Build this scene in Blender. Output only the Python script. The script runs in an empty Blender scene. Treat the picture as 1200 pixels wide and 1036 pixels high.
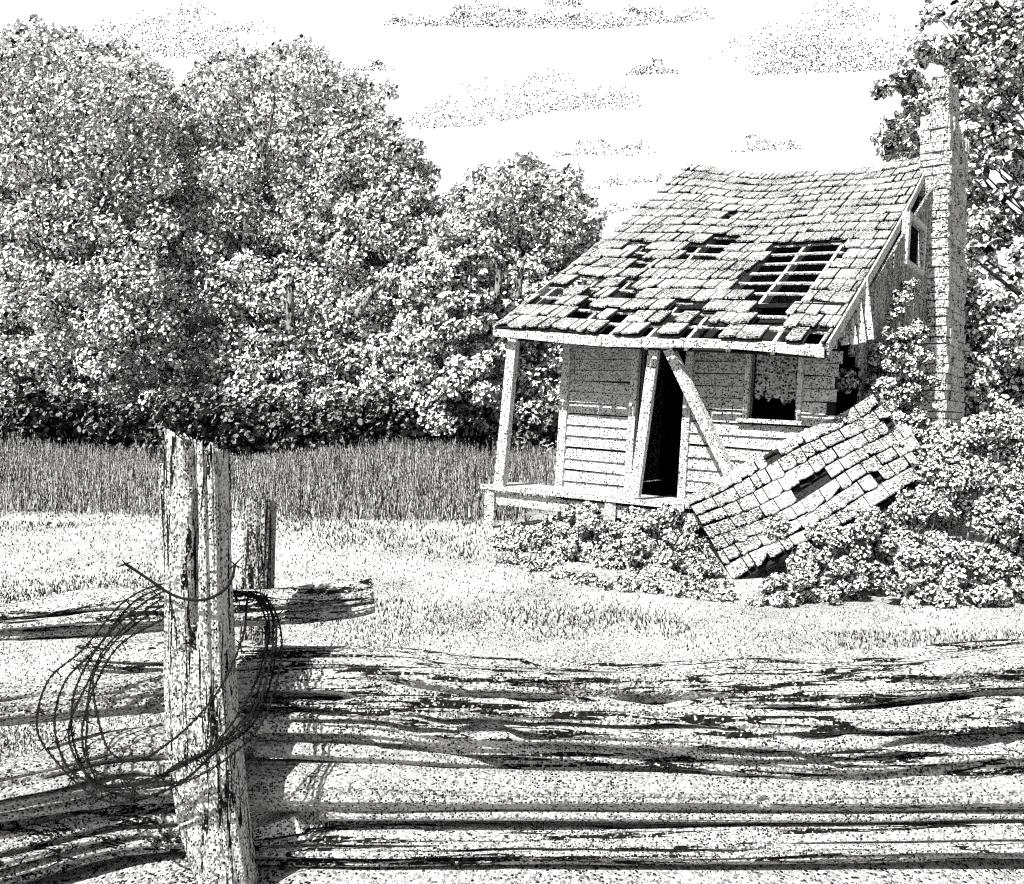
import bpy, math, random
import numpy as np
from mathutils import Vector
random.seed(7); rng = np.random.default_rng(11)
S = bpy.context.scene; C = S.collection
F, EYE, HY = 1100.0, 1.5, 503.0          # lens in pixels of a 1200 px wide frame, eye height, horizon row
A = np.array
def P(x, y, Y): return A([(x-600)/F*Y, Y, EYE-(y-HY)/F*Y])     # a point seen at (x, y) and Y metres away
def px(p): return 600+F*p[0]/p[1], HY-F*(p[2]-EYE)/p[1]
def unit(v): v = A(v, float); return v/np.linalg.norm(v)

# ------------------------------------------------------------------ noise
def vnoise(p, seed=0):
    p = np.asarray(p, float); i = np.floor(p).astype(np.int64); f = p-i; f = f*f*(3-2*f)
    def h(d):
        q = i+A(d); n = (q[..., 0]*374761393+q[..., 1]*668265263+q[..., 2]*2147483647*3+seed*1274126177) & 0xffffffff
        n = ((n ^ (n >> 13))*1274126177) & 0xffffffff; n = (n ^ (n >> 16)) & 0xffffffff
        return n/4294967295.0
    x, y, z = f[..., 0], f[..., 1], f[..., 2]
    l = lambda a, b, t: a+(b-a)*t
    return l(l(l(h((0,0,0)), h((1,0,0)), x), l(h((0,1,0)), h((1,1,0)), x), y),
             l(l(h((0,0,1)), h((1,0,1)), x), l(h((0,1,1)), h((1,1,1)), x), y), z)*2-1
def fbm(p, o=3, seed=0):
    p = np.asarray(p, float); s = 0; a = 1
    for k in range(o): s = s+a*vnoise(p*2**k+k*17.3, seed+k); a *= .5
    return s

# ------------------------------------------------------------------ materials
class N:
    def __init__(s, name):
        s.m = bpy.data.materials.new(name); s.m.use_nodes = True; s.t = s.m.node_tree; s.t.nodes.clear()
    def n(s, kind, **kw):
        o = s.t.nodes.new(kind)
        for k, v in kw.items():
            if k.startswith('i_'):
                k = k[2:]; o.inputs[int(k) if k.isdigit() else k].default_value = v
            else: setattr(o, k, v)
        return o
    def l(s, a, b): s.t.links.new(a, b)
    def math(s, op, a, b=None):
        o = s.n('ShaderNodeMath', operation=op)
        for i, v in enumerate((a, b)):
            if v is None: continue
            if isinstance(v, (int, float)): o.inputs[i].default_value = v
            else: s.l(v, o.inputs[i])
        return o.outputs[0]
INK = .012
def ink(name, base=.72, tone=.2, cell=.03, jit=.8, patch=.3, stretch=(1,1,1), streak=None, leaf=None, islands=None, pscale=14, mid=.4, lo=.05, hi=.34):
    """pale surface with black specks and a grainy, granular micro-relief"""
    s = N(name); tc = s.n('ShaderNodeTexCoord'); mp = s.n('ShaderNodeMapping')
    mp.inputs['Scale'].default_value = [1/(cell*k) for k in stretch]
    s.l(tc.outputs['Object'], mp.inputs['Vector'])
    v = s.n('ShaderNodeTexVoronoi', voronoi_dimensions='3D', i_Scale=1.0); s.l(mp.outputs[0], v.inputs['Vector'])
    sep = s.n('ShaderNodeSeparateColor'); s.l(v.outputs['Color'], sep.inputs[0])
    nz = s.n('ShaderNodeTexNoise', i_Scale=1/pscale, i_Detail=2.0); s.l(mp.outputs[0], nz.inputs['Vector'])
    den = s.math('ADD', s.math('MULTIPLY', s.math('SUBTRACT', nz.outputs['Fac'], .5), patch*3), tone)
    mask = s.math('MULTIPLY', s.math('LESS_THAN', v.outputs['Distance'], .5), s.math('LESS_THAN', sep.outputs[0], den))
    if streak:                     # dark grain lines running along an axis: (scale xyz, threshold)
        m2 = s.n('ShaderNodeMapping'); m2.inputs['Scale'].default_value = streak[0]; s.l(tc.outputs['Object'], m2.inputs['Vector'])
        n2 = s.n('ShaderNodeTexNoise', i_Scale=1.0, i_Detail=4.0, i_Distortion=.4); s.l(m2.outputs[0], n2.inputs['Vector'])
        line = s.math('LESS_THAN', s.math('ABSOLUTE', s.math('SUBTRACT', n2.outputs['Fac'], .5)), streak[1])
        gap = s.math('LESS_THAN', sep.outputs[1], streak[2] if len(streak) > 2 else .8)
        m3 = s.n('ShaderNodeMapping'); m3.inputs['Scale'].default_value = [k*.28 for k in streak[0]]; s.l(tc.outputs['Object'], m3.inputs['Vector'])
        n3 = s.n('ShaderNodeTexNoise', i_Scale=1.0, i_Detail=1.0); s.l(m3.outputs[0], n3.inputs['Vector'])
        line = s.math('MULTIPLY', line, s.math('GREATER_THAN', n3.outputs['Fac'], streak[3] if len(streak) > 3 else .5))
        if len(streak) > 4:        # bolder weathered cracks
            m4 = s.n('ShaderNodeMapping'); m4.inputs['Scale'].default_value = [k*.55 for k in streak[0]]; m4.inputs['Location'].default_value = (3, 7, 5); s.l(tc.outputs['Object'], m4.inputs['Vector'])
            n4 = s.n('ShaderNodeTexNoise', i_Scale=1.0, i_Detail=5.0, i_Roughness=.6, i_Distortion=.3); s.l(m4.outputs[0], n4.inputs['Vector'])
            bold = s.math('MULTIPLY', s.math('LESS_THAN', s.math('ABSOLUTE', s.math('SUBTRACT', n4.outputs['Fac'], .47)), streak[4]), s.math('LESS_THAN', n3.outputs['Fac'], .5))
            line = s.math('MAXIMUM', line, bold)
        mask = s.math('MAXIMUM', mask, s.math('MULTIPLY', line, gap))
    if leaf:                       # dark leaf margin
        uv = s.n('ShaderNodeSeparateXYZ'); s.l(tc.outputs['UV'], uv.inputs[0])
        r = s.math('SQRT', s.math('ADD', s.math('POWER', uv.outputs[0], 2.0), s.math('POWER', uv.outputs[1], 2.0)))
        rim = s.math('MULTIPLY', s.math('GREATER_THAN', r, leaf), s.math('GREATER_THAN', uv.outputs[0], -.25))
        mask = s.math('MAXIMUM', mask, rim)
    if islands:
        g = s.n('ShaderNodeNewGeometry')
        mask = s.math('MAXIMUM', mask, s.math('LESS_THAN', g.outputs['Random Per Island'], islands))
    # weathered cells between black and pale
    mr = s.n('ShaderNodeMapRange'); s.l(sep.outputs[0], mr.inputs[0])
    lo_ = s.math('ADD', den, 0.0); s.l(lo_, mr.inputs[1]); s.l(s.math('ADD', den, mid), mr.inputs[2]); mr.inputs[3].default_value = lo; mr.inputs[4].default_value = hi
    mm = s.math('MULTIPLY', s.math('LESS_THAN', v.outputs['Distance'], .56), s.math('LESS_THAN', sep.outputs[0], s.math('ADD', den, mid)))
    bm = s.n('ShaderNodeMix', data_type='FLOAT'); s.l(mm, bm.inputs[0]); bm.inputs[2].default_value = base; s.l(s.math('MINIMUM', mr.outputs[0], base), bm.inputs[3])
    mix = s.n('ShaderNodeMix', data_type='RGBA')
    s.l(mask, mix.inputs[0]); s.l(bm.outputs[0], mix.inputs[6]); mix.inputs[7].default_value = (INK, INK, INK, 1)
    d = s.n('ShaderNodeBsdfDiffuse'); s.l(mix.outputs[2], d.inputs['Color'])
    if jit:
        ge = s.n('ShaderNodeNewGeometry')
        a = s.n('ShaderNodeVectorMath', operation='SUBTRACT'); s.l(v.outputs['Color'], a.inputs[0]); a.inputs[1].default_value = (.5,.5,.5)
        b = s.n('ShaderNodeVectorMath', operation='SCALE'); s.l(a.outputs[0], b.inputs[0]); b.inputs['Scale'].default_value = 2*jit
        c = s.n('ShaderNodeVectorMath', operation='ADD'); s.l(b.outputs[0], c.inputs[0]); s.l(ge.outputs['Normal'], c.inputs[1])
        e = s.n('ShaderNodeVectorMath', operation='NORMALIZE'); s.l(c.outputs[0], e.inputs[0]); s.l(e.outputs[0], d.inputs['Normal'])
    out = s.n('ShaderNodeOutputMaterial'); s.l(d.outputs[0], out.inputs[0])
    return s.m
M = dict(
    ground=ink('ground_soil', .45, .08, .011, .4, .5, (1, 1.4, 1), mid=.38, pscale=70),
    speck=ink('dry_grass', .16, .4, .03, 0, islands=.45),
    reed=ink('tall_grass', .46, .34, .03, .5, .3, (1, 1, 1.8), islands=.20),
    leaf30=ink('tree_leaves', .80, .06, .080, .35, .2, leaf=.76, islands=.04, mid=.28),
    leaf20=ink('sparse_leaves', .74, .10, .06, .35, .2, leaf=.70, islands=.06),
    leaf10=ink('bush_leaves', .70, .15, .024, .4, .25, leaf=.66, islands=.09, mid=.3),
    leafshade=ink('undergrowth_shade_leaves', .22, .45, .085, .4, .3, leaf=.66, islands=.35),  # leaf colour darkened to stand in for shade under the trees
    bark=ink('bark', .22, .5, .06, .8, .3, (1, 1, 2)),
    branch=ink('dark_bark', .03, .5, .06, .5),
    cloud=ink('cloud_specks', .02, .5, 1., 0),
    shingle=ink('wood_shingles', .46, .22, .023, .6, .8, pscale=24, mid=.5),
    underlay=ink('tar_shade_layer', .03, .5, .03, .5),
    batten=ink('roof_battens', .56, .12, .022, .4, .1),
    siding=ink('weathered_siding', .54, .12, .020, .4, .2),
    trim=ink('weathered_trim', .56, .11, .020, .4, .15),
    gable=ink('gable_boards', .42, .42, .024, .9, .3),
    dark=ink('interior_shade', .02, .4, .03, .4),  # near-black colour stands in for the unlit inside of the cabin
    shade=ink('window_shade', .5, .35, .028, .8, .3),
    stone=ink('chimney_stone', .56, .2, .026, .6, .5),
    mortar=ink('mortar', .16, .5, .03, .5),
    rail=ink('split_rail_wood', .46, .17, .0058, .85, .4, (1.2, 1, 1), streak=((1.0, 17, 17), .024, .85, .5, .022), pscale=16),
    railsmooth=ink('smooth_rail_wood', .38, .14, .0058, .8, .3, (1.2, 1, 1), streak=((.9, 15, 15), .016, .7, .56), pscale=16, mid=.35),
    post=ink('post_wood', .50, .12, .0052, .85, .35, (1, 1, 1.4), streak=((24, 24, 1.2), .024, .85, .5, .022), pscale=16, mid=.35),
    oldpost=ink('dark_post_wood', .36, .40, .0062, .8, .3, (1, 1, 1.5), streak=((26, 26, 1.2), .03, .9, .45)),
    block=ink('cut_wood', .56, .2, .006, .5, .2),
    wire=ink('rusty_wire', .012, .4, .004, 0, mid=0),
)

# ------------------------------------------------------------------ objects
def thing(name, label, cat, loc=(0,0,0), group=None):
    o = bpy.data.objects.new(name, None); C.objects.link(o); o.location = loc; o.empty_display_size = .2
    o['label'] = label; o['category'] = cat
    if group: o['group'] = group
    return o
def tag(o, label=None, cat=None, group=None, kind=None):
    for k, v in (('label', label), ('category', cat), ('group', group), ('kind', kind)):
        if v: o[k] = v
    return o
def origin(parent):
    o = A([0., 0, 0])
    while parent is not None: o = o+A(parent.location); parent = parent.parent
    return o
def mesh(name, V, Fc, mat, parent=None, loc=None, smooth=False, uv=None):
    """V in world metres; Fc an (n,k) array or list of tuples"""
    V = np.asarray(V, float)
    o0 = origin(parent) if parent is not None else A(loc if loc is not None else (0,0,0), float)
    me = bpy.data.meshes.new(name); W = V-o0
    if isinstance(Fc, np.ndarray):
        n, k = Fc.shape
        me.vertices.add(len(W)); me.vertices.foreach_set('co', W.astype(np.float32).ravel())
        me.loops.add(n*k); me.loops.foreach_set('vertex_index', Fc.astype(np.int32).ravel())
        me.polygons.add(n); me.polygons.foreach_set('loop_start', np.arange(0, n*k, k, dtype=np.int32))
        me.update(calc_edges=True); me.validate()
    else: me.from_pydata(W.tolist(), [], [tuple(map(int, f)) for f in Fc])
    if uv is not None:
        l = me.uv_layers.new(name='UVMap'); l.data.foreach_set('uv', np.asarray(uv, np.float32).ravel())
    if smooth: me.polygons.foreach_set('use_smooth', [True]*len(me.polygons))
    me.materials.append(M[mat]); o = bpy.data.objects.new(name, me); C.objects.link(o)
    if parent is not None: o.parent = parent
    else: o.location = o0
    return o
class MB:
    def __init__(s): s.v = []; s.f = []
    def hexa(s, c):                      # 8 corners: bottom 4 (ccw), top 4
        b = len(s.v); s.v += [tuple(x) for x in c]
        s.f += [tuple(b+i for i in q) for q in ((3,2,1,0),(4,5,6,7),(0,1,5,4),(1,2,6,5),(2,3,7,6),(3,0,4,7))]
    def slab(s, a, b, c, d, n0, n1):     # quad abcd thickened between offsets n0 and n1 (vectors)
        s.hexa([a+n0, b+n0, c+n0, d+n0, a+n1, b+n1, c+n1, d+n1])
    def prism(s, c, n):
        b = len(s.v); k = len(c); s.v += [tuple(x) for x in c]+[tuple(x+n) for x in c]
        s.f += [tuple(range(b+k-1, b-1, -1)), tuple(range(b+k, b+2*k))]+[(b+i, b+(i+1) % k, b+k+(i+1) % k, b+k+i) for i in range(k)]
    def bar(s, p, q, w, h, side=None):   # bar from p to q, w wide along side, h along the other normal
        p, q = A(p, float), A(q, float); t = unit(q-p)
        a = A(side, float) if side is not None else A([0,0,1.]) if abs(t[2]) < .9 else A([1.,0,0])
        a = unit(a-t*(a@t)); b = np.cross(t, a)
        a = a*w/2; b = b*h/2
        s.hexa([p-a-b, p+a-b, p+a+b, p-a+b, q-a-b, q+a-b, q+a+b, q-a+b])
    def tube(s, pts, rad, k=6):
        pts = A(pts, float); n = len(pts); rad = np.broadcast_to(rad, (n,)); b = len(s.v)
        tg = np.gradient(pts, axis=0); ref = A([.3, .9, .2])
        for i in range(n):
            t = unit(tg[i]); u = unit(np.cross(t, ref)); w = np.cross(t, u)
            for j in range(k):
                an = 2*math.pi*j/k; s.v.append(tuple(pts[i]+rad[i]*(u*math.cos(an)+w*math.sin(an))))
        for i in range(n-1):
            for j in range(k):
                s.f.append((b+i*k+j, b+i*k+(j+1)%k, b+(i+1)*k+(j+1)%k, b+(i+1)*k+j))
        s.f.append(tuple(b+j for j in range(k))[::-1]); s.f.append(tuple(b+(n-1)*k+j for j in range(k)))
    def build(s, name, mat, parent=None, loc=None, smooth=False):
        return mesh(name, s.v, s.f, mat, parent, loc, smooth)
def inpoly(x, y, poly):
    r = False; n = len(poly)
    for i in range(n):
        (x1, y1), (x2, y2) = poly[i], poly[(i+1) % n]
        if (y1 > y) != (y2 > y) and x < (x2-x1)*(y-y1)/(y2-y1)+x1: r = not r
    return r
def spline(pts, n, closed=False):
    p = A(pts, float); m = len(p)
    t = np.linspace(0, m if closed else m-1, n, endpoint=not closed); i = np.minimum(t.astype(int), m-1 if closed else m-2); f = (t-i)[:, None]
    g = (lambda k: p[(i+k) % m]) if closed else (lambda k: p[np.clip(i+k, 0, m-1)])
    a, b, c, d = g(-1), g(0), g(1), g(2)
    return .5*(2*b+(c-a)*f+(2*a-5*b+4*c-d)*f*f+(3*b-a-3*c+d)*f**3)

# ------------------------------------------------------------------ ground
def gz(x, y):
    x = np.asarray(x, float); y = np.asarray(y, float); t = np.clip((y-8.5)/4.5, 0, 1); t = t*t*(3-2*t)
    n_ = np.clip((y-3.2)/1.8, 0, 1)
    return .2*t + .125*(1-n_*n_*(3-2*n_)) + .05*vnoise(np.stack([x*.5, y*.5, 0*x], -1), 3)*np.clip((y-3)/4, 0, 1)
def ground():
    xs = np.concatenate([np.linspace(-400, -25, 8)[:-1], np.linspace(-25, 25, 101), np.linspace(25, 400, 8)[1:]])
    ys = np.concatenate([np.linspace(-60, 0, 4)[:-1], np.linspace(0, 45, 151), np.linspace(45, 900, 12)[1:]])
    X, Y = np.meshgrid(xs, ys); V = np.stack([X, Y, gz(X, Y)], -1).reshape(-1, 3)
    nx = len(xs); i = np.arange(len(ys)-1)[:, None]*nx+np.arange(nx-1)[None]
    Fc = np.stack([i, i+1, i+nx+1, i+nx], -1).reshape(-1, 4)
    tag(mesh('ground', V, Fc, 'ground', smooth=True), kind='structure')
ground()

def blades(x, y, z, w, h, lean, curve=0):
    """upright blades facing roughly any way: four-cornered, pointed top"""
    n = len(x); a = rng.uniform(0, math.pi, n)*.5-.4; dx, dy = np.cos(a)*w/2, np.sin(a)*w/2
    lx, ly = rng.normal(0, 1, n)*lean*h, rng.normal(0, 1, n)*lean*h
    V = np.zeros((n, 4, 3))
    V[:, 0] = np.stack([x-dx, y-dy, z], -1); V[:, 1] = np.stack([x+dx, y+dy, z], -1)
    V[:, 2] = np.stack([x+dx*.35+lx, y+dy*.35+ly, z+h], -1); V[:, 3] = np.stack([x-dx*.35+lx, y-dy*.35+ly, z+h], -1)
    return V.reshape(-1, 3), np.arange(n*4).reshape(-1, 4)
def meadow():
    # short dry stalks thickening into tufts, sized a little coarser farther off
    n = 170000; Y = 1/rng.uniform(1/15.5, 1/2.6, n); X = Y*rng.uniform(-.62, .62, n)
    den = .30+.75*fbm(np.stack([X*1.1, Y*.8, 0*X], -1), 3, 9)
    pix = HY+F*(EYE-gz(X, Y))/Y
    den = den+np.where((pix > 740)&(pix < 790), .18, 0)
    keep = rng.uniform(0, 1, n) < np.clip(den+.12, .38, 1)*.62
    X, Y, den = X[keep], Y[keep], den[keep]; k = Y/F
    tall = np.clip((den-.45)*2.2, 0, 1.0)
    w = k*rng.uniform(1.3, 2.2, len(X)); h = k*(rng.uniform(1.6, 3.0, len(X))+tall*rng.uniform(.5, 3.2, len(X)))
    V, Fc = blades(X, Y, gz(X, Y)-.002, w, h, .25)
    # loose weeds
    tag(mesh('grass', V, Fc, 'speck'), 'short dry dark grass stalks scattered over the pale meadow', 'grass', kind='stuff')
meadow()
def reeds():
    n = 60000; Y = rng.uniform(13.5, 25.5, n); X = np.where(rng.uniform(0, 1, n) < .85, rng.uniform(-.68, .30, n), rng.uniform(.6, 1.0, n))*Y
    edge = 13.9+.7*vnoise(np.stack([X*.35, 0*X, 0*X], -1), 5)+.5*vnoise(np.stack([X*1.7, 0*X, 0*X], -1), 15)-rng.exponential(.25, n)
    ok = ((X < .15+(Y-13.8)*.62) & (Y > edge) & ((Y > 14.6) | (X < 0.2))) | ((X > 9.5+.3*(Y-14)) & (Y > edge))
    X, Y = X[ok], Y[ok]; h = rng.uniform(.4, .92, len(X))*(1+.42*vnoise(np.stack([X*.42, Y*.1, 0*X], -1), 8)+.15*vnoise(np.stack([X*2, Y*2, 0*X], -1), 18))
    h *= np.clip(.3+.6*(Y-edge[ok])/1.5, .25, 1)
    V, Fc = blades(X, Y, gz(X, Y), rng.uniform(.008, .021, len(X)), h, .14)
    tag(mesh('tall_grass', V, Fc, 'reed'), 'grey band of tall upright grass below the dark trees', 'tall grass', kind='stuff')
reeds()

# ------------------------------------------------------------------ foliage
sunv = unit([-.6, -.7, .75])          # leaves turn towards the light
HEX = A([[math.cos(a), math.sin(a)] for a in np.arange(6)*math.pi/3])
def leaves(cl, per, size, outward=.55, sunb=.75, shell=.55):
    """cl: rows x,y,z,r ; leaf-sized faces spread through the outer part of every clump"""
    cl = A(cl, float); cnt = np.maximum(6, (per*(cl[:, 3]/cl[:, 3].mean())**2)).astype(int)
    c = np.repeat(cl, cnt, 0); n = len(c)
    d = rng.normal(size=(n, 3)); d /= np.linalg.norm(d, axis=1)[:, None]
    r = c[:, 3]*(shell+(1.08-shell)*rng.uniform(0, 1, n)**.7)
    pos = c[:, :3]+d*r[:, None]*A([1, 1, .8])
    nr = d*outward+rng.normal(size=(n, 3))*.55+sunv*sunb; nr /= np.linalg.norm(nr, axis=1)[:, None]
    t = np.cross(nr, rng.normal(size=(n, 3))); t /= np.linalg.norm(t, axis=1)[:, None]; b = np.cross(nr, t)
    s = size*rng.uniform(.6, 1.3, n)
    V = pos[:, None]+(t*s[:, None])[:, None]*HEX[None, :, :1]+(b*s[:, None]*rng.uniform(.55, .85, n)[:, None])[:, None]*HEX[None, :, 1:]
    return V.reshape(-1, 3), np.arange(n*6).reshape(-1, 6), np.tile(HEX, (n, 1))
def crown(name, cl, per, size, mat, parent, **kw):
    V, Fc, uv = leaves(cl, per, size, **kw); return mesh(name, V, Fc, mat, parent, uv=uv)
def limbs(mb, base, cl, r0, top, every=2, wob=.25):
    base = A(base, float); tr = [base, base+A([.1, 0, .33])*top, base+A([-.05, .05, .66])*top, base+A([.08, 0, 1])*top]
    tr = A([base+A([0, 0, 0]), base+A([r0*.6, 0, top*.35]), base+A([-r0*.4, 0, top*.7]), base+A([0, 0, top])])
    mb.tube(spline(tr, 10), np.linspace(r0, r0*.35, 10), 8)
    for c in cl[::every]:
        c = A(c[:3], float); hgt = np.clip((c[2]-base[2])*.62-.3, top*.2, top*.98); f = hgt/top
        s = base+A([0, 0, hgt]); mid = (s+c)/2+A([0, 0, -.08])*np.linalg.norm(c-s)+rng.normal(0, wob, 3)
        mb.tube(spline([s, mid, c], 7), np.linspace(r0*.32*(1.2-f*.6), r0*.08, 7), 5)
def tree(label, poly, Y, rc=34, per=140, leafs=.078, lay=3, bare=(), group='trees along the far edge of the meadow'):
    """crown outline as seen from the meadow; clumps fill it in several layers of real depth"""
    q = A(poly, float); x0, y0 = q.min(0); x1, y1 = q.max(0); cxm = (x0+x1)/2; b = P(cxm, 0, Y); base = A([b[0], Y, float(gz(b[0], Y))])
    t = thing('tree', label, 'tree', base, group); cl = []; half = (x1-x0)/2/F*Y
    for L in range(lay):
        got = []; tries = 0
        while tries < 2600:
            tries += 1; x, y = rng.uniform(x0, x1), rng.uniform(y0, y1); r = rc*rng.uniform(.55, 1.15)
            if not all(inpoly(x+dx*r*.8, y+dy*r*.75, poly) for dx, dy in ((0, 0), (1, 0), (-1, 0), (0, -1))): continue
            if any((x-g[0])**2+(y-g[1])**2 < (.62*(r+g[2]))**2 for g in got): continue
            got.append((x, y, r)); u = min(1, abs(x-cxm)/((x1-x0)/2))
            yd = Y+(-.75+.62*L)*half*math.sqrt(1-.8*u*u)+rng.uniform(-.5, .5); c = P(x, y, yd); cl.append((*c, r/F*yd))
    for i in range(len(poly)):                 # small sprays along the outline
        (xa, ya), (xb, yb) = poly[i], poly[(i+1) % len(poly)]
        for _ in range(int(math.hypot(xb-xa, yb-ya)/6)):
            f = rng.uniform(0, 1); x, y = xa+(xb-xa)*f+rng.normal(0, 6), ya+(yb-ya)*f+rng.normal(0, 6)
            if min(ya, yb) < 440 and max(ya, yb) < 492.5 and y < 470: yd = Y+rng.uniform(-1, 1); cl.append((*P(x, y+5, yd), rng.uniform(6, 15)/F*yd))
    cl = sorted(cl, key=lambda c: -c[2]); zt = P(0, y0, Y)[2]
    mb = MB(); limbs(mb, base, cl, .26, (zt-base[2])*.72, 4)
    for w_, dy, pts in bare:                     # limbs standing clear of the leaves
        q_ = spline([P(x, y, Y+dy) for x, y in pts], 12); mb.tube(q_, np.linspace(w_, w_*.45, 12), 6)
    mb.build('trunk', 'bark', t, smooth=True)
    crown('crown', cl, per, leafs, 'leaf30', t, shell=.35)
    return t
B_ = 492
tree('tall broad tree at the left edge of the meadow, highest of the left wood', [(-30,60),(0,45),(30,34),(65,34),(130,50),(160,64),(187,76),(207,115),(222,250),(228,B_),(-50,B_)], 30)
tree('tree standing half outside the left frame edge beside the tall broad tree', [(-150,B_),(-150,90),(-80,50),(-20,52),(20,90),(30,B_)], 32, lay=2)
tree('second tall tree with forked bare limbs showing near its top', [(206,122),(224,86),(255,66),(300,60),(345,58),(395,84),(437,97),(433,135),(425,300),(410,B_),(215,B_)], 31, bare=[(.11, -5.0, [(313,210),(308,180),(292,150),(276,118),(268,98)]), (.08, -5.0, [(308,180),(316,150),(322,112)]), (.17, -4.4, [(341,392),(340,350),(342,322)])])
tree('tree on the right shoulder of the tall wood, stepping down to open sky', [(370,160),(428,128),(458,140),(482,168),(506,205),(514,245),(528,330),(530,B_),(375,B_)], 29, rc=30, bare=[(.13, -3.6, [(418,372),(430,352),(446,335)]), (.06, -3.2, [(424,292),(431,275),(428,258)])])
tree('small separate round tree just left of the cabin roof', [(526,250),(545,208),(580,190),(612,185),(664,200),(686,236),(697,275),(705,B_),(535,B_),(520,300)], 28.5, rc=29, bare=[(.12, -3.2, [(582,352),(584,320),(576,300)]), (.10, -3.2, [(608,350),(610,320),(616,302)])])
tree('low tree filling the gap beside the small round tree', [(485,330),(525,258),(560,300),(585,B_),(475,B_)], 26.2, lay=2, rc=26)
tree('low tree half hidden behind the cabin porch', [(640,330),(680,290),(740,300),(760,B_),(630,B_)], 36, lay=2)
tree('tree filling the dip between the two tallest trees', [(150,140),(205,128),(270,150),(280,B_),(140,B_)], 36, lay=1)
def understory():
    for i, (x0, lab) in enumerate(((-20, 'shade-coloured shrub at the far left foot of the wood'), (110, 'shade-coloured shrub under the tall broad tree'), (240, 'shade-coloured shrub behind the splintered fence post top'),
                                   (370, 'shade-coloured shrub under the second tall tree'), (500, 'shade-coloured shrub below the low gap tree'), (630, 'shade-coloured shrub seen through the open porch side'))):
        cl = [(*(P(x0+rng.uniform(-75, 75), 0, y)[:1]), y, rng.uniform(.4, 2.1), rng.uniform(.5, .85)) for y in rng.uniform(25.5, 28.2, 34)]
        b = thing('shrub', lab, 'shrub', (cl[0][0], 27, .2), 'shade-coloured shrubs at the foot of the wood')
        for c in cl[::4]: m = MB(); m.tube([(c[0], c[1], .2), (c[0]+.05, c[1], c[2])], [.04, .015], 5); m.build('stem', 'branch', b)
        crown('foliage', cl, 190, .1, 'leafshade', b)
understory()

def right_trees():
    def T(label, Y, base_px, spots, extra, per, size, r0, branches, tp=8.5):
        b = P(base_px, 0, Y); base = A([b[0], Y, .2]); t = thing('tree', label, 'tree', base, 'trees behind the chimney'); cl = []
        for (x, y, r) in spots:
            k = r/F*Y
            for _ in range(extra):
                p = P(x+rng.normal(0, r*.5), y+rng.normal(0, r*.45), Y+rng.normal(0, k*.9)); cl.append((*p, k*rng.uniform(.3, .55)))
        mb = MB(); limbs(mb, base, cl, r0, tp, 9, .3)
        for pts in branches:
            q = spline([P(x, y, Y-.6) for x, y in pts], 12); mb.tube(q, np.linspace(.045, .015, 12), 6)
        mb.build('trunk', 'branch', t, smooth=True)
        crown('crown', cl, per, size, 'leaf20', t, shell=.2)
    T('loose leafed tree with thin bare branches behind the stone chimney, sky showing through it', 21, 1290,
      [(1120, 55, 42), (1090, 20, 18), (1155, 20, 30), (1190, 25, 42), (1150, 95, 42), (1190, 95, 40), (1075, 118, 30), (1056, 150, 26), (1068, 175, 28), (1135, 150, 40), (1180, 170, 34),
       (1140, 205, 30), (1195, 215, 22), (1150, 255, 34), (1190, 275, 34), (1135, 300, 30), (1060, 95, 20), (1118, 120, 26)], 11, 40, .09, .1,
      [((1205, 25), (1185, 18), (1170, 5)), ((1210, 160), (1188, 152), (1172, 135), (1160, 128)), ((1215, 195), (1185, 172), (1165, 160)), ((1200, 330), (1170, 315), (1150, 300)),
       ((1150, 250), (1143, 235), (1136, 222)), ((1230, 260), (1200, 245), (1185, 225))])
    T('denser low tree filling the space beside the chimney foot', 17.5, 1180,
      [(1150, 350, 34), (1190, 365, 40), (1125, 385, 32), (1170, 420, 46), (1130, 440, 42), (1200, 450, 46), (1100, 470, 40), (1150, 490, 46), (1225, 400, 40)], 14, 70, .065, .07,
      [((1195, 345), (1165, 322), (1145, 305))], 3.2)
right_trees()

def bush(label, spots, per, size, group, shell=.3, mat='leaf10', name='bush', cat='bush', stems=True):
    """spots: x, y, radius in rows/columns, distance"""
    cl = []
    for (x, y, r, Y) in spots:
        k = r/F*Y
        for _ in range(10):
            p = P(x+rng.normal(0, r*.62), y+rng.normal(0, r*.42), Y+rng.normal(0, k*.5)); p[2] = max(p[2], float(gz(p[0], p[1]))+.03)
            cl.append((*p, k*rng.uniform(.26, .58)))
    c = A(cl); base = (c[:, 0].mean(), c[:, 1].mean(), float(gz(c[:, 0].mean(), c[:, 1].mean())))
    t = thing(name, label, cat, base, group)
    if stems:
        for q in cl[::5]:
            m = MB()
            b0 = A([q[0]*.6+base[0]*.4+rng.normal(0, .1), q[1]+.05, float(gz(q[0], q[1]))]); m.tube(spline([b0, (b0+A(q[:3]))/2+rng.normal(0, .05, 3), q[:3]], 6), np.linspace(.010, .004, 6), 5); m.build('stem', 'bark', t)
    crown('foliage', cl, per, size, mat, t, shell=shell)
G = 'bushes grown up around the cabin'
bush('low leafy bush under the left end of the porch', [(600, 664, 12, 9.9), (632, 676, 16, 9.6), (585, 640, 14, 11.2), (618, 632, 24, 11.2), (650, 622, 26, 11.0), (600, 648, 18, 10.9), (640, 652, 26, 10.6), (680, 604, 22, 11.0)], 149, .026, G)
bush('bush spreading below the doorway in front of the porch beam', [(690, 690, 16, 9.0), (730, 700, 16, 8.7), (660, 690, 14, 9.2), (690, 600, 16, 11.4), (700, 640, 30, 10.4), (740, 625, 26, 10.5), (720, 665, 28, 9.9), (770, 615, 22, 10.5), (665, 668, 24, 10.1)], 149, .026, G)
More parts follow.
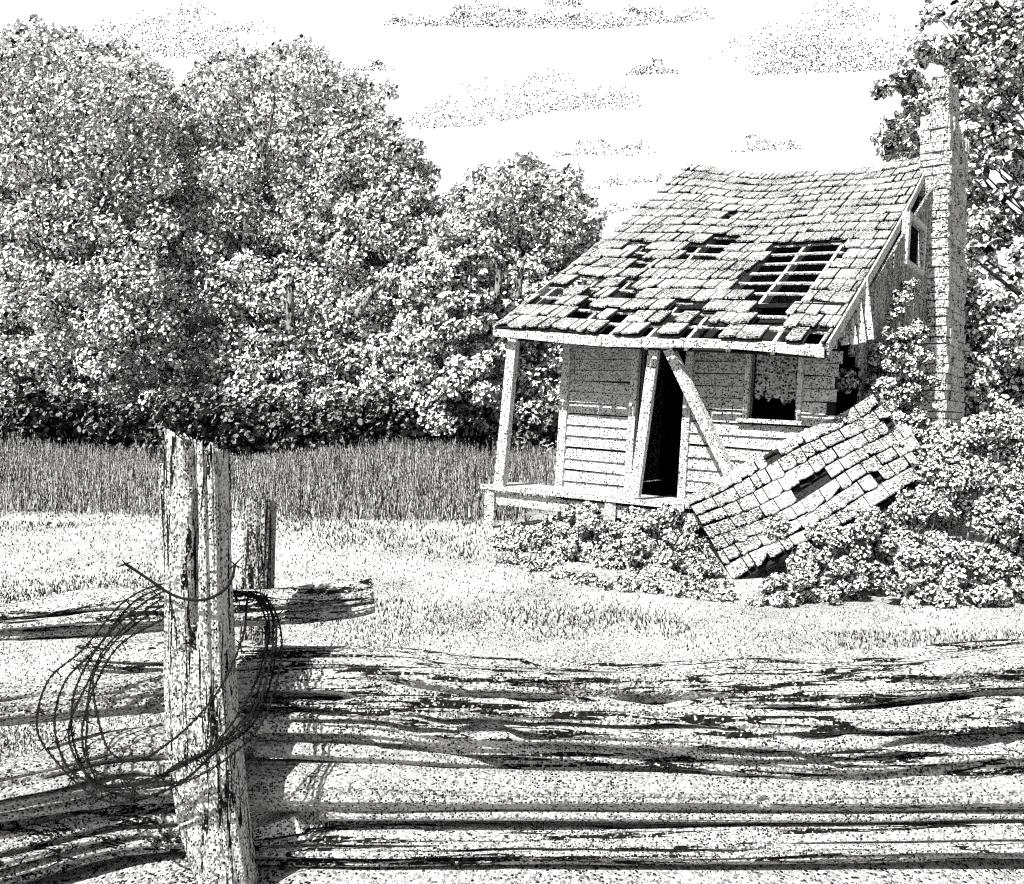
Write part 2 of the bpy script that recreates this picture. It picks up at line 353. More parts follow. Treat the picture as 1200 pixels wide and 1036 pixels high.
bush('bush against the left edge of the fallen roof panel', [(780, 700, 18, 8.6), (780, 640, 26, 9.9), (775, 672, 26, 9.4), (800, 704, 13, 8.5), (812, 646, 18, 9.9), (826, 670, 14, 9.3), (844, 692, 10, 8.9), (822, 700, 9, 8.7), (790, 684, 16, 9.0), (812, 690, 14, 8.7), (804, 664, 14, 9.5), (795, 620, 16, 10.6), (760, 690, 20, 9.0), (740, 650, 24, 10.0), (842, 706, 12, 8.3)], 149, .024, G)
bush('low growth covering the bottom corner of the fallen roof panel', [(890, 708, 12, 8.1), (930, 704, 18, 8.1), (990, 696, 18, 8.2), (925, 684, 20, 8.3), (945, 655, 28, 8.6), (915, 690, 20, 8.3), (980, 640, 30, 8.7), (960, 685, 24, 8.4)], 167, .023, G)
bush('bush climbing over the right side of the fallen roof panel', [(1020, 618, 28, 8.5), (1040, 650, 34, 8.5), (1078, 596, 28, 8.8), (1104, 556, 28, 9.2), (1060, 690, 22, 8.0), (1010, 675, 24, 8.3)], 183, .024, G)
bush('large rounded bush at the right edge of the meadow', [(1110, 694, 24, 8.1), (1160, 700, 24, 8.0), (1205, 690, 28, 8.1), (1110, 600, 42, 8.8), (1150, 560, 46, 9.2), (1120, 650, 38, 8.5), (1180, 620, 46, 8.7), (1190, 540, 46, 9.5), (1170, 670, 32, 8.4), (1230, 590, 50, 9.0), (1130, 520, 34, 9.9), (1185, 500, 36, 10.4)], 200, .025, G)
bush('tall bush hiding the foot of the gable wall beside the chimney', [(1046, 395, 18, 12.4), (1034, 422, 20, 11.9), (1050, 362, 16, 12.9), (1062, 338, 13, 13.3), (1064, 408, 18, 12.9), (1060, 430, 24, 12.2), (1035, 450, 28, 11.8), (1062, 465, 28, 12.0), (1072, 505, 30, 11.5), (1112, 512, 28, 11.6), (1100, 530, 36, 10.8)], 183, .034, G)

# ------------------------------------------------------------------ clouds
def clouds():
    D = 420.
    L = [('long flat based cloud across the top middle of the sky', [(445, 30), (700, 34), (850, 22)], 34, 700, (445, 850)),
         ('billowing cloud above the dip between the left trees', [(120, 62), (200, 68), (315, 60)], 66, 420, (105, 320)),
         ('tiny cloud beside the shoulder of the second tall tree', [(385, 84), (465, 82)], 16, 60, (385, 465)),
         ('tall piled cloud with flat base left of the chimney top', [(870, 88), (960, 86), (1080, 80)], 88, 640, (870, 1080)),
         ('tiny cloud alone in the middle of the sky', [(732, 88), (795, 86)], 20, 75, (732, 795)),
         ('two peaked cloud low over the gap right of the tall wood', [(465, 152), (560, 148), (650, 130), (755, 127)], 56, 330, (465, 755)),
         ('faint cloud wisp above the left slope of the roof', [(645, 184), (780, 182)], 28, 70, (645, 780)),
         ('faint cloud wisp above the middle of the ridge', [(855, 178), (935, 176)], 24, 60, (855, 935)),
         ('faint lowest cloud between the small round tree and the roof', [(675, 225), (735, 216), (800, 210)], 12, 45, (675, 790)),
         ('faint lowest wisp just over the roof edge', [(690, 258), (760, 240)], 12, 36, (685, 750))]
    octa = A([[1,0,0],[-1,0,0],[0,1,0],[0,-1,0],[0,0,1],[0,0,-1]]); of = A([[0,2,4],[2,1,4],[1,3,4],[3,0,4],[2,0,5],[1,2,5],[3,1,5],[0,3,5]])
    for lab, line, hgt, n, (x0, x1) in L:
        n = int(n*1.7)
        xs = A([p[0] for p in line]); ys = A([p[1] for p in line]); pts = []; W_ = x1-x0; puffs = []
        for _ in range(max(4, int(W_*hgt/650))):
            u = rng.uniform(.04, .96); e = hgt*math.sin(math.pi*u)**.7*rng.uniform(.15, .85); puffs.append((x0+u*W_, e, max(5, hgt*rng.uniform(.16, .34))))
        while len(pts) < n:
            if rng.uniform() < .55:                  # flat base
                x = x0+W_*(.5+.5*(rng.beta(2.2, 2.2)*2-1)); y = np.interp(x, xs, ys)-abs(rng.normal(0, .24*hgt))*(math.sin(math.pi*(x-x0)/W_)+.1)
            else:
                cx_, e, pr_ = puffs[rng.integers(len(puffs))]; an = rng.uniform(-.3, math.pi+.3); q_ = pr_*rng.uniform(.1, 1.1)
                x = cx_+q_*1.6*math.cos(an); y = np.interp(x, xs, ys)-max(0, e+q_*math.sin(an)*.8+rng.normal(0, 1.5))
            pts.append(P(x, y, D+rng.uniform(-15, 15)))
        pts = A(pts); r = D/F*rng.uniform(.7, 1.05, len(pts))
        V = pts[:, None]+octa[None]*r[:, None, None]; Fc = (np.arange(len(pts))*6)[:, None, None]+of[None]
        c = pts.mean(0); tag(mesh('cloud', V.reshape(-1, 3), Fc.reshape(-1, 3), 'cloud', loc=c), lab, 'cloud', 'clouds in the white sky')
clouds()

# ------------------------------------------------------------------ cabin
eL, eR, rL, rR = P(580, 385, 12.55), P(968, 404, 10.25), P(805, 194, 17.9), P(1092, 184, 15.7)
WL, WR = P(654, 574, 13.0), P(975, 609, 10.9)
dd = unit(A([rL[0]-eL[0], rL[1]-eL[1], 0])); u_ = unit(WR-WL); up = unit([.062, 0, 1.]); nrm = unit(np.cross(u_, up))   # dd back into the house, nrm towards us
WLEN = np.linalg.norm(WR-WL)
def W(s, t, o=0.): return WL+u_*s+up*t+nrm*o
def onwall(x, y):                                   # wall coordinates of the spot seen at x, y
    r = P(x, y, 1.)-A([0, 0, EYE]); k = nrm@(WL-A([0, 0, EYE]))/(nrm@r); q = A([0, 0, EYE])+r*k-WL
    m = np.linalg.lstsq(np.stack([u_, up], 1), q, rcond=None)[0]; return m
rn = unit(np.cross(eR-eL, rL-eL))
def Rf(u, v, o=0.):
    sag = -.22*math.sin(math.pi*u)**1.0*v**2 - .07*math.sin(math.pi*v) + .012*math.sin(u*8.5+1)*(1-v)+.025*math.sin(u*13+v*7)*v
    return (eL*(1-u)+eR*u)*(1-v)+(rL*(1-u)+rR*u)*v+rn*o+A([0, 0, sag])
cab = thing('cabin', 'derelict leaning wooden cabin with a holed shingle roof and stone chimney', 'cabin', (WL+WR)/2*A([1, 1, 0])+A([0, 0, .2]))
roof = thing('roof', '', '', cab.location); del roof['label'], roof['category']
roof.parent = cab; roof.location = (0, 0, 0)
HOLES = [[(910,288),(980,288),(976,305),(956,325),(946,342),(930,352),(920,372),(916,390),(876,390),(874,350),(868,322),(893,303)],
         [(835,274),(860,274),(856,302),(814,302),(820,288)], [(690,322),(716,322),(712,336),(700,348),(698,362),(676,362),(676,345)], [(722,336),(752,338),(748,356),(716,356)], [(676,366),(704,366),(700,380),(672,380)], [(716,361),(752,361),(748,376),(712,376)],
         [(740,286),(764,288),(757,310),(736,312)], [(638,333),(664,333),(657,362),(626,362)], [(778,356),(806,356),(804,368),(776,368)], [(816,360),(838,362),(838,376),(812,374)]]
def shingles(surf, rows, cols, holes, thick=.022, gap=.016, seed=1, edge=None, off=0.03, jag=1.):
    r = random.Random(seed); sh = MB(); ft = MB(); ul = np.linalg.norm(surf(1, .5)-surf(0, .5)); vl = np.linalg.norm(surf(.5, 1)-surf(.5, 0))
    for j in range(rows):
        v0, v1 = j/rows, (j+1)/rows; u = -r.uniform(0, .6)/cols
        while u < 1:
            w = r.choice((r.uniform(.5, .8), r.uniform(.8, 1.2), r.uniform(1.2, 1.6)))/cols; a, b = max(0, u), min(1, u+w); u += w
            if b-a < .004: continue
            cx, cy = px(surf((a+b)/2, (v0+v1)/2))
            if any(inpoly(cx, cy, h) for h in holes): continue
            if edge and edge((a+b)/2, (v0+v1)/2, r): continue
            e = .012/vl; ft.slab(surf(a, v0+e, off-.034), surf(b, v0+e, off-.034), surf(b, v1, off-.034), surf(a, v1, off-.034), 0*rn, rn*.008)
            jl, jr, jb, jt = r.uniform(-.006, gap*.6)/ul, r.uniform(0, gap*2.6 if r.random() < .3 else gap)/ul, jag*r.uniform(-.06, .03)/vl, r.uniform(.0, .01)/vl
            o0, o1 = off+r.uniform(.004, .016), off-.022; k = r.uniform(-.025, .025)/vl; tw = r.uniform(-.006, .008)
            c = [surf(a+jl+gap/ul, v0+jb, o0), surf(b-jr, v0+jb+k, o0+tw), surf(b-jr, v1-jt, o1), surf(a+jl+gap/ul, v1-jt, o1)]
            n = unit(np.cross(c[1]-c[0], c[3]-c[0])); dn = unit(c[0]-c[3])
            tl = r.gauss(0, .012) if r.random() < .85 else r.gauss(0, .05)            # slipped or turned a little
            c[0] = c[0]+dn*tl; c[1] = c[1]-dn*tl; f1, f2 = r.uniform(.15, .4), r.uniform(.6, .85)
            sh.prism([c[0]-dn*r.uniform(0, .03), c[0]*(1-f1)+c[1]*f1+dn*r.uniform(-.012, .022), c[0]*(1-f2)+c[1]*f2+dn*r.uniform(-.012, .022), c[1]-dn*r.uniform(0, .03), c[2], c[3]], n*thick)
    return sh, ft
sh, ft = shingles(Rf, 19, 23, HOLES, gap=.012, edge=lambda u, v, r: (v < .05 and .3 < u and r.random() < .2) or (r.random() < .07 and any(inpoly(px(Rf(u, v))[0]+dx, px(Rf(u, v))[1]+dy, h) for h in HOLES for dx, dy in ((13, 0), (-13, 0), (0, 10), (0, -10)))) or r.random() < .006)
sh.build('shingles', 'shingle', roof); ft.build('tar_shade_layer', 'underlay', roof)
bt = MB()
for j in range(0, 20):
    v = min(.995, j/19+.004)
    for i in range(6):
        a, b = i/6, (i+1)/6; w = .055/7.4
        bt.slab(Rf(a, v-w/2, -.05), Rf(b, v-w/2, -.05), Rf(b, v+w/2, -.05), Rf(a, v+w/2, -.05), 0*rn, rn*.022)
for i in range(9):
    u = .02+i*.12; w = .045/4.3
    for k in range(6): bt.slab(*[Rf(u+a, b, -.17) for a, b in ((-w/2, k/6), (w/2, k/6), (w/2, (k+1)/6), (-w/2, (k+1)/6))], 0*rn, rn*.118)
bt.build('batten', 'batten', roof)
pc = MB()  # dark slab added under the battens to stop sun through the roof holes
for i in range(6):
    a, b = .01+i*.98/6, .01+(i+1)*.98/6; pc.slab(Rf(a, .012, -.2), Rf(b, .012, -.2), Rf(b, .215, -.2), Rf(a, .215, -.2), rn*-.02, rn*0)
pc.build('porch_light_block', 'dark', roof)
fb = MB()                                            # fascia along the eave, rake boards, ridge cap
for i in range(8):
    a, b = i/8, (i+1)/8-.002; dn = A([0, 0, -1.])
    fb.slab(Rf(a, -.004, -.02), Rf(b, -.004, -.02), Rf(b, -.004, -.02)+dn*(.10+.02*math.sin(i)), Rf(a, -.004, -.02)+dn*(.10+.02*math.sin(i-1)), nrm*.0, nrm*.03)
fb.build('fascia_board', 'trim', roof)
for uu, sg in ((0, -1), (1, 1)):
    rb = MB()
    for k in range(8): rb.slab(Rf(uu, k/8, .02), Rf(uu, (k+1)/8-.002, .02), Rf(uu, (k+1)/8-.002, -.12), Rf(uu, k/8, -.12), u_*sg*.004, u_*sg*.03)
    rb.build('rake_board', 'trim', roof)
# rear slope, closing the attic
VB = A([dd[0], dd[1], 0])*(np.linalg.norm((rL-eL)[:2])*.8)+A([0, 0, -(rL-eL)[2]*.8])
bk = MB()
for i in range(6):
    a, b = i/6, (i+1)/6; bk.slab(Rf(a, 1), Rf(b, 1), Rf(b, 1)+VB, Rf(a, 1)+VB, A([0, 0, -.06]), A([0, 0, .02]))
bk.build('rear_slope', 'gable', roof)
# front wall
XD0, XD1 = onwall(747, 490)[0], onwall(802, 490)[0]; DT = onwall(770, 404)[1]
w0, w1 = onwall(880, 400), onwall(936, 494); wb, wt = onwall(905, 492)[1], onwall(905, 398)[1]; ws0, ws1 = onwall(880, 450)[0], onwall(936, 450)[0]
WT = 2.3
def wtop(s): return WT-.05*s
fws = (MB(), MB()); r = random.Random(4)
nb = 15; bh = .152
for j in range(nb):
    t0, t1 = j*bh, (j+1)*bh-.011
    segs = [(.10, XD0-.1), (XD1+.1, WLEN-(r.uniform(-.02, .16) if t0 > .6 else 0))]
    out = []
    for a, b in segs:
        if a < ws0 < b and wb-.02 < t0+bh/2 < wt+.02: out += [(a, ws0-.06), (ws1+.06, b)]
        else: out.append((a, b))
    for a, b in out:
        fw = fws[0] if b < XD0 else fws[1]
        m = None
        for (p, q) in ((a, b),) if m is None else ((a, m-.004), (m+.004, b)):
            da, db = r.uniform(-.012, .012), r.uniform(-.012, .012)
            fw.hexa([W(p, t0+da, .0), W(q, t0+db, .0), W(q, t0+db, .048), W(p, t0+da, .048), W(p, t1+da, .0), W(q, t1+db, .0), W(q, t1+db, .012), W(p, t1+da, .012)])
for fw in fws: fw.build('siding', 'siding', cab)
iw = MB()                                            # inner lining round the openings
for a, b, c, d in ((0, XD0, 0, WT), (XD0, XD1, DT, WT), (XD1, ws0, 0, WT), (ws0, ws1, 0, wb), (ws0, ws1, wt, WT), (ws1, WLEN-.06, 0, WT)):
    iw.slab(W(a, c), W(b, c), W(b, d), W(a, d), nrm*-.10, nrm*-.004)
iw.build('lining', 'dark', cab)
mb = MB(); mb.slab(W(-.02, -.04), W(.1, -.04), W(.1, WT), W(-.02, WT), nrm*-.1, nrm*.07); mb.build('corner_board', 'trim', cab)
dfm = MB()
for a, b in ((XD0-.1, XD0), (XD1, XD1+.1)): dfm.slab(W(a, 0), W(b, 0), W(b, DT), W(a, DT), nrm*-.1, nrm*.075)
dfm.slab(W(XD0-.1, DT), W(XD1+.1, DT), W(XD1+.1, DT+.1), W(XD0-.1, DT+.1), nrm*-.1, nrm*.077)
dfm.build('door_frame', 'trim', cab)
win = MB()
for a, b, c, d in ((ws0-.06, ws0, wb, wt), (ws1, ws1+.06, wb, wt), (ws0-.06, ws1+.06, wt, wt+.07)): win.slab(W(a, c), W(b, c), W(b, d), W(a, d), nrm*-.1, nrm*.07)
window = win.build('window', 'trim', cab)
sl = MB(); sl.slab(W(ws0-.12, wb-.05), W(ws1+.1, wb-.05), W(ws1+.1, wb), W(ws0-.12, wb), nrm*-.1, nrm*.12); sl.build('sill', 'trim', window)
# torn window shade hanging in the upper part, ragged hem
nz_ = 26; sv = []; sf = []
for i in range(nz_+1):
    f = i/nz_; s = ws0+.03+(ws1-ws0-.04)*f; hem = wb+.24+.05*float(fbm(A([f*9, 0, 0]), 3, 2)); o = -.06+.012*math.sin(f*22)
    sv += [W(s, wt, o), W(s, hem, o), W(s, wt, o-.01), W(s, hem, o-.01)]
for i in range(nz_):
    a, b = i*4, i*4+4; sf += [(a, a+1, b+1, b), (a+2, b+2, b+3, a+3), (a+1, a+3, b+3, b+1)]
mesh('window_shade', sv, sf, 'shade', window)
# side, rear walls and floor shell
DEP = 9.3
kr = lambda k: (k+np.linalg.norm((W(0, 0)-eL)[:2]@dd[:2]))/np.linalg.norm((rL-eL)[:2])
RK = ((rL-eL)[:2]@dd[:2])                                   # horizontal run eave to ridge
def roofz(base, k, u):                                      # underside of the roof above a wall spot k metres back
    run = ((base-(eL*(1-u)+eR*u))[:2]@dd[:2])+k; v = run/RK
    z0 = (eL*(1-u)+eR*u)[2]; z1 = (rL*(1-u)+rR*u)[2]
    return (z0+(z1-z0)*v if v < 1 else z1-(z1-z0)*(v-1))-.2
def sidewall(base, u, sgn, name, k_from=0., mat='gable'):
    m = MB(); out = u_*sgn
    k = k_from; rr = random.Random(5)
    while k < DEP:
        w = rr.uniform(.16, .24); k2 = min(k+w-.012, DEP); b0 = .0
        if sgn > 0 and k < 1.0: b0 = 1.9+rr.uniform(-.2, .3)                       # torn away near the front corner
        if sgn > 0 and AW0-.05 < k+w/2 < AW1+.05:
            ta, tb = roofz(base, k, u)-base[2], roofz(base, k2, u)-base[2]; e = rr.uniform(.0, .02)
            for z0, za, zb in ((b0, AZ0-base[2], AZ0-base[2]), (AZ1-base[2], ta, tb)):
                m.slab(base+dd*k+up*z0, base+dd*k2+up*z0, base+dd*k2+up*zb, base+dd*k+up*za, out*-.03, out*e)
        else:
            p, q = base+dd*k+up*b0, base+dd*k2+up*b0; ta, tb = roofz(base, k, u), roofz(base, k2, u)
            tp = base+dd*k+up*(ta-base[2]); tq = base+dd*k2+up*(tb-base[2])
            m.slab(p, q, tq, tp, out*-.03, out*rr.uniform(0., .02))
        k += w
    return m.build(name, mat, cab)
AW0, AW1 = 3.15, 4.2; AZ0, AZ1 = 3.95, 4.55
WRs = WR-u_*.02
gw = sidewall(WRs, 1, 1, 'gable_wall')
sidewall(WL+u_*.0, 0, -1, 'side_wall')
aw = MB()
def G_(k, z, o): return WRs+dd*k+up*(z-WRs[2])+u_*o
for a, b, c, d in ((AW0-.14, AW0, AZ0-.08, AZ1+.08), (AW1, AW1+.14, AZ0-.08, AZ1+.08), (AW0, AW1, AZ1, AZ1+.08), (AW0, AW1, AZ0-.08, AZ0)):
    aw.slab(G_(a, c, 0), G_(b, c, 0), G_(b, d, 0), G_(a, d, 0), u_*-.04, u_*.06)
aw.build('attic_window', 'trim', gw)
lb = [((1012, 326), (1020, 398)), ((1003, 338), (1011, 402)), ((993, 350), (1001, 404)), ((984, 362), (990, 404))]
for i, ((x0, y0), (x1, y1)) in enumerate(lb):
    Yb = 11.6-.2*i; m = MB(); m.bar(P(x0, y0, Yb+.1), P(x1, y1, Yb-.1), .085, .022, side=(1, -.2, 0)); m.build('loose_board', 'siding', cab)
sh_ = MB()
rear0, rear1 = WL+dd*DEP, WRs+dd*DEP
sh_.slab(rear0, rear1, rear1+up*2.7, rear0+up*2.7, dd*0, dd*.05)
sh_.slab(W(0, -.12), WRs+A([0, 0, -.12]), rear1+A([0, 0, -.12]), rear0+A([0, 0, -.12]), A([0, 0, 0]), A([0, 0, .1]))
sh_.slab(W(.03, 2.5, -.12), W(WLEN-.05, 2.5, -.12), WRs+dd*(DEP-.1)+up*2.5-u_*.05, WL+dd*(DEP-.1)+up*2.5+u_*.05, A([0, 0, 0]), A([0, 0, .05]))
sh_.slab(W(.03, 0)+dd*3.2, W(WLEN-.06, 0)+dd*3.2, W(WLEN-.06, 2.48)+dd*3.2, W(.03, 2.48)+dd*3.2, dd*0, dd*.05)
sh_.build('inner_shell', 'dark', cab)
# foundation stones under the walls
for p in [W(k, -.12, -.2) for k in (0.1, 1.4, 2.7, 3.8)]+[b_+dd*k-A([0, 0, .12]) for k in (2.5, 5, 7.5) for b_ in (WL, WRs)]:
    fd = MB(); fd.hexa([A([p[0]+a, p[1]+b, z]) for z in (-.05, p[2]) for a, b in ((-.2, -.2), (.2, -.2), (.17, .2), (-.18, .2))]); fd.build('foundation_stone', 'stone', cab)
# porch
F0, F1 = P(567, 568, 12.6), P(806, 592, 11.1); pu = unit(F1-F0); PL = 4.2
back = W(0, 0, .05)
pf = MB(); nd = 26; pdv = dd*.75
for i in range(nd):
    a, b = F0+pu*PL*i/nd, F0+pu*(PL*(i+1)/nd-.012); pf.slab(a, b, b+pdv, a+pdv, A([0, 0, -.04]), A([0, 0, .0]))
pf.build('porch_floor', 'trim', cab)
pe = MB(); pe.slab(F0-pu*.03+A([0, 0, .012]), F0+pu*2.85+A([0, 0, .012]), F0+pu*2.85+A([0, 0, -.055]), F0-pu*.03+A([0, 0, -.055]), nrm*.003, nrm*.035); pe.build('porch_edge_board', 'trim', cab)
pb = MB(); pb.slab(F0+pu*.02+A([0, 0, -.1]), F0+pu*PL+A([0, 0, -.1]), F0+pu*PL+A([0, 0, -.25]), F0+pu*.02+A([0, 0, -.25]), nrm*-.14, nrm*-.06); pb.build('porch_beam', 'siding', cab)
for k in (.12, 1.9):
    p = F0+pu*k; m = MB(); m.bar(p+A([-.02, .06, -.07]), A([p[0]-.05, p[1]+.06, 0.1]), .13, .13, side=(1, 0, 0)); m.build('porch_pier', 'siding', cab)
def post(pts, w=.12, name='porch_post', parent=cab): m = MB(); m.bar(*pts, w, w, side=(1, -.45, 0)); return m.build(name, 'trim', parent)
post((P(586, 570, 12.55), P(603, 388, 12.6)), .13)
post((P(744, 582, 11.5), P(769, 396, 11.62)), .12)
# stone chimney against the gable
ch = MB(); core = MB(); cr = u_; K0, K1 = 5.0, 6.8; r = random.Random(8)
CB = WRs+u_*.03; zc = .0; lean = A([.012, 0, 0])
def cpt(k, o, z): q = CB+dd*k+u_*o; return A([q[0], q[1], 0])+A([.03*(z-3)*.6, 0, z])
while zc < 7.2:
    h = r.uniform(.09, .24); h = min(h, 7.21-zc)
    nar = 0 if zc < 6.35 else 1
    k0, k1, o1 = (K0, K1, .41) if not nar else (K0+.28, K1-.55, .33); o0 = .0 if not nar else .12
    for (a0, a1, face) in ((o0, o1, 0), (k0, k1, 1), (k0, k1, 2), (o0, o1, 3)):
        x = a0
        while x < a1-.02:
            w = min(r.uniform(.10, .42), a1-x); g = r.uniform(.004, .014); pr = r.uniform(.01, .06)
            if face == 0: c = [(k0-pr, x), (k0-pr, x+w-g), (k0+.1, x+w-g), (k0+.1, x)]
            elif face == 1: c = [(x, o1-.1), (x, o1+pr), (x+w-g, o1+pr), (x+w-g, o1-.1)]
            elif face == 2: c = [(x, o0-pr*.5), (x, o0+.1), (x+w-g, o0+.1), (x+w-g, o0-pr*.5)]
            else: c = [(k1-.1, x), (k1-.1, x+w-g), (k1+pr, x+w-g), (k1+pr, x)]
            dz = r.uniform(0, .012)
            if not (face == 2 and not nar): ch.hexa([cpt(k, o, zc+dz) for k, o in c]+[cpt(k+r.uniform(-.012, .012), o+r.uniform(-.012, .012), zc+h-r.uniform(.002, .02)) for k, o in c])
            x += w
    core.hexa([cpt(k, o, zc) for k, o in ((k0+.005, o0+.005), (k0+.005, o1-.005), (k1-.005, o1-.005), (k1-.005, o0+.005))]+[cpt(k, o, zc+h+.001) for k, o in ((k0+.005, o0+.005), (k0+.005, o1-.005), (k1-.005, o1-.005), (k1-.005, o0+.005))])
    zc += h
chim = ch.build('chimney', 'stone', cab); core.build('mortar', 'mortar', chim)

# fallen porch roof
fp = thing('fallen_roof', 'collapsed section of shingled porch roof lying tilted against the cabin front', 'roof section', P(858, 680, 9.3)*A([1, 1, 0]))
TL, TR, BL, BR = P(803, 582, 11.0), P(1038, 455, 10.9), P(860, 684, 9.2), P(1098, 556, 9.5)
def Pf(u, v, o=0.): return (BL*(1-u)+BR*u)*(1-v)+(TL*(1-u)+TR*u)*v+pn*(o-.07*math.sin(math.pi*u)*math.sin(math.pi*v)+.03*math.sin(u*9+v*4))
pn = unit(np.cross(BR-BL, TL-BL))
rn_keep = rn; rn = pn
ph = [[(926,560),(944,556),(956,570),(956,582),(932,586),(920,576)], [(950,548),(958,548),(974,592),(966,597)], [(1026,553),(1044,560),(1042,578),(1024,572)]]
sh, ft = shingles(Pf, 7, 16, [], seed=3, off=.03, gap=.006, thick=.014, jag=.4, edge=lambda u, v, r: any(inpoly(*px(Pf(u, v)), h) for h in ph) or (u > .95 and r.random() < .45) or (v > .9 and r.random() < .04))
sh.build('shingles', 'shingle', fp)
def strip_on(m, u0, u1, v0, v1, o, th, nu, nv):
    for i in range(nu):
        for j in range(nv):
            a_, b_ = u0+(u1-u0)*i/nu, u0+(u1-u0)*(i+1)/nu; c_, d_ = v0+(v1-v0)*j/nv, v0+(v1-v0)*(j+1)/nv
            m.slab(Pf(a_, c_, o), Pf(b_, c_, o), Pf(b_, d_, o), Pf(a_, d_, o), 0*pn, pn*th)
for j in range(10):
    v = min(.98, j/9+.02); m = MB(); strip_on(m, .005, .96, v-.014, v+.014, -.062, .03, 8, 1); m.build('batten', 'branch', fp)  # battens coloured near-black so the hole looks shaded
for i in range(5):
    u = .02+i*.235; m = MB(); strip_on(m, u-.01, u+.01, 0, .99, -.16, .085, 1, 5); m.build('rafter', 'oldpost', fp)
m = MB(); strip_on(m, .004, .955, .004, .985, -.08, .01, 12, 8); m.build('tar_shade_layer', 'underlay', fp)  # dark sheet added behind the shingles to paint shade into the hole
rn = rn_keep
m = MB(); m.bar(P(779, 398, 11.5), P(858, 560, 11.15), .12, .11, side=(1, -.9, .5))
tag(m.build('fallen_post', 'trim', loc=P(858, 560, 11.15)), 'loose pale porch post leaning diagonally across the doorway', 'post')

# ------------------------------------------------------------------ fence
def log(spec, nl=320, nc=150, seed=0, cracks=14, deep=.16, flat=1.2, rough=.16, knots=3, endcut=.35, gash=()):
    """split log from stations (column, top row, bottom row, distance)"""
    A_ = spline([(x, (t+b)/2, (b-t)/2, Y) for x, t, b, Y in spec], nl); pts = A([P(x, y, Y) for x, y, h, Y in A_]); R = A_[:, 2]/F*A_[:, 3]
    rs = np.random.default_rng(seed); th = np.linspace(0, 2*math.pi, nc, endpoint=False); s = np.concatenate([[0], np.cumsum(np.linalg.norm(np.diff(pts, axis=0), axis=1))])
    TH, SS = np.meshgrid(th, s); q = np.stack([np.cos(TH)*1.6, np.sin(TH)*1.6, SS*1.1], -1)
    d = 1+rough*fbm(q, 3, seed)
    q2 = np.stack([np.cos(TH)*6, np.sin(TH)*6, SS*.9], -1); d += .07*fbm(q2, 3, seed+5)
    q3 = np.stack([np.cos(TH)*22, np.sin(TH)*22, SS*2.2], -1); d += .02*fbm(q3, 2, seed+15)
    for c in range(cracks):
        tc = rs.uniform(0, 2*math.pi); a = rs.uniform(-.1, .8)*s[-1]; ln = rs.uniform(.25, 1.3); wv = tc+.25*vnoise(np.stack([s*1.3, 0*s, 0*s+c*7.1], -1), seed+c)+.05*vnoise(np.stack([s*9, 0*s, 0*s+c*3.1], -1), seed+c)
        env = np.clip(np.minimum((s-a), (a+ln-s))/(.25*ln), 0, 1); w = (rs.uniform(.03, .11))*(env**.5)+1e-4
        dl = np.abs((TH-wv[:, None]+math.pi) % (2*math.pi)-math.pi)
        d -= rs.uniform(.6, 1.9)*deep*env[:, None]*np.exp(-(dl/w[:, None])**4)
    xc = 600+F*pts[:, 0]/pts[:, 1]
    for c, (x0, x1, f, w, dp) in enumerate(gash):          # long splits: columns, height on the face (+1 top, -1 bottom), half width, depth
        wv = math.acos(f)+.10*vnoise(np.stack([s*2.1, 0*s, 0*s+c*5.3], -1), seed+c+50)+.04*vnoise(np.stack([s*11, 0*s, 0*s+c*3.1], -1), seed+c)
        env = np.clip(np.minimum(xc-x0, x1-xc)/(.22*(x1-x0)), 0, 1)**.6; dl = np.abs(TH-wv[:, None]); d -= dp*env[:, None]*np.exp(-(dl/(w*env[:, None]*(.8+.4*vnoise(np.stack([s*7, 0*s, 0*s+c], -1), 3))[:, None]+1e-4))**4)
    for c in range(knots):
        tc, a = rs.uniform(math.pi*.55, math.pi*1.2), rs.uniform(.15, .9)*s[-1]; rr = rs.uniform(.018, .03); g = R.mean()
        dist = np.sqrt(((TH-tc)*g)**2+(SS-a)**2)/rr; d += .06*np.exp(-(dist-1.1)**2*4)-.32*np.exp(-(dist*1.5)**2)
    e = np.clip(np.minimum(s, s[-1]-s)/(endcut*R.mean()+1e-6), 0, 1); d *= (.86+.14*np.sqrt(e))[:, None]
    tg = np.gradient(pts, axis=0); V = np.zeros((nl, nc, 3))
    for i in range(nl):
        t = unit(tg[i]); a = unit(A([0, 0, 1])-t*t[2]); b = np.cross(t, a)
        if b[1] > 0: b = -b
        rr = R[i]*d[i]; V[i] = pts[i]+a*(rr*np.cos(th))[:, None]+b*(flat*rr*np.sin(th))[:, None]
    V = V.reshape(-1, 3); i = np.arange(nl-1)[:, None]*nc; j = np.arange(nc)[None]; k = (j+1) % nc
    Fq = np.stack([i+j, i+k, i+nc+k, i+nc+j], -1).reshape(-1, 4)
    caps = []
    V2 = [V]
    for row in (0, nl-1):
        c0 = V[row*nc:(row+1)*nc]; m_ = c0.mean(0); inner = m_+(c0-m_)*.55; base = len(V)+len(V2[1:])*(nc) ; V2.append(inner)
        idx = np.arange(nc); caps.append(np.stack([row*nc+idx, row*nc+(idx+1) % nc, base+(idx+1) % nc, base+idx], -1)); caps.append(A([[base+x for x in (0, q, q+1, min(q+2, nc-1))] for q in range(1, nc-2, 2)]))
    return np.concatenate(V2), np.concatenate([Fq]+caps)
GR = 'rails of the split log fence'
def rail(label, spec, mat='rail', **kw):
    V, Fc = log(spec, **kw); c = V.mean(0); c[2] = V[:, 2].min()
    return tag(mesh('fence_rail', V, Fc, mat, loc=c, smooth=True), label, 'fence rail', GR)
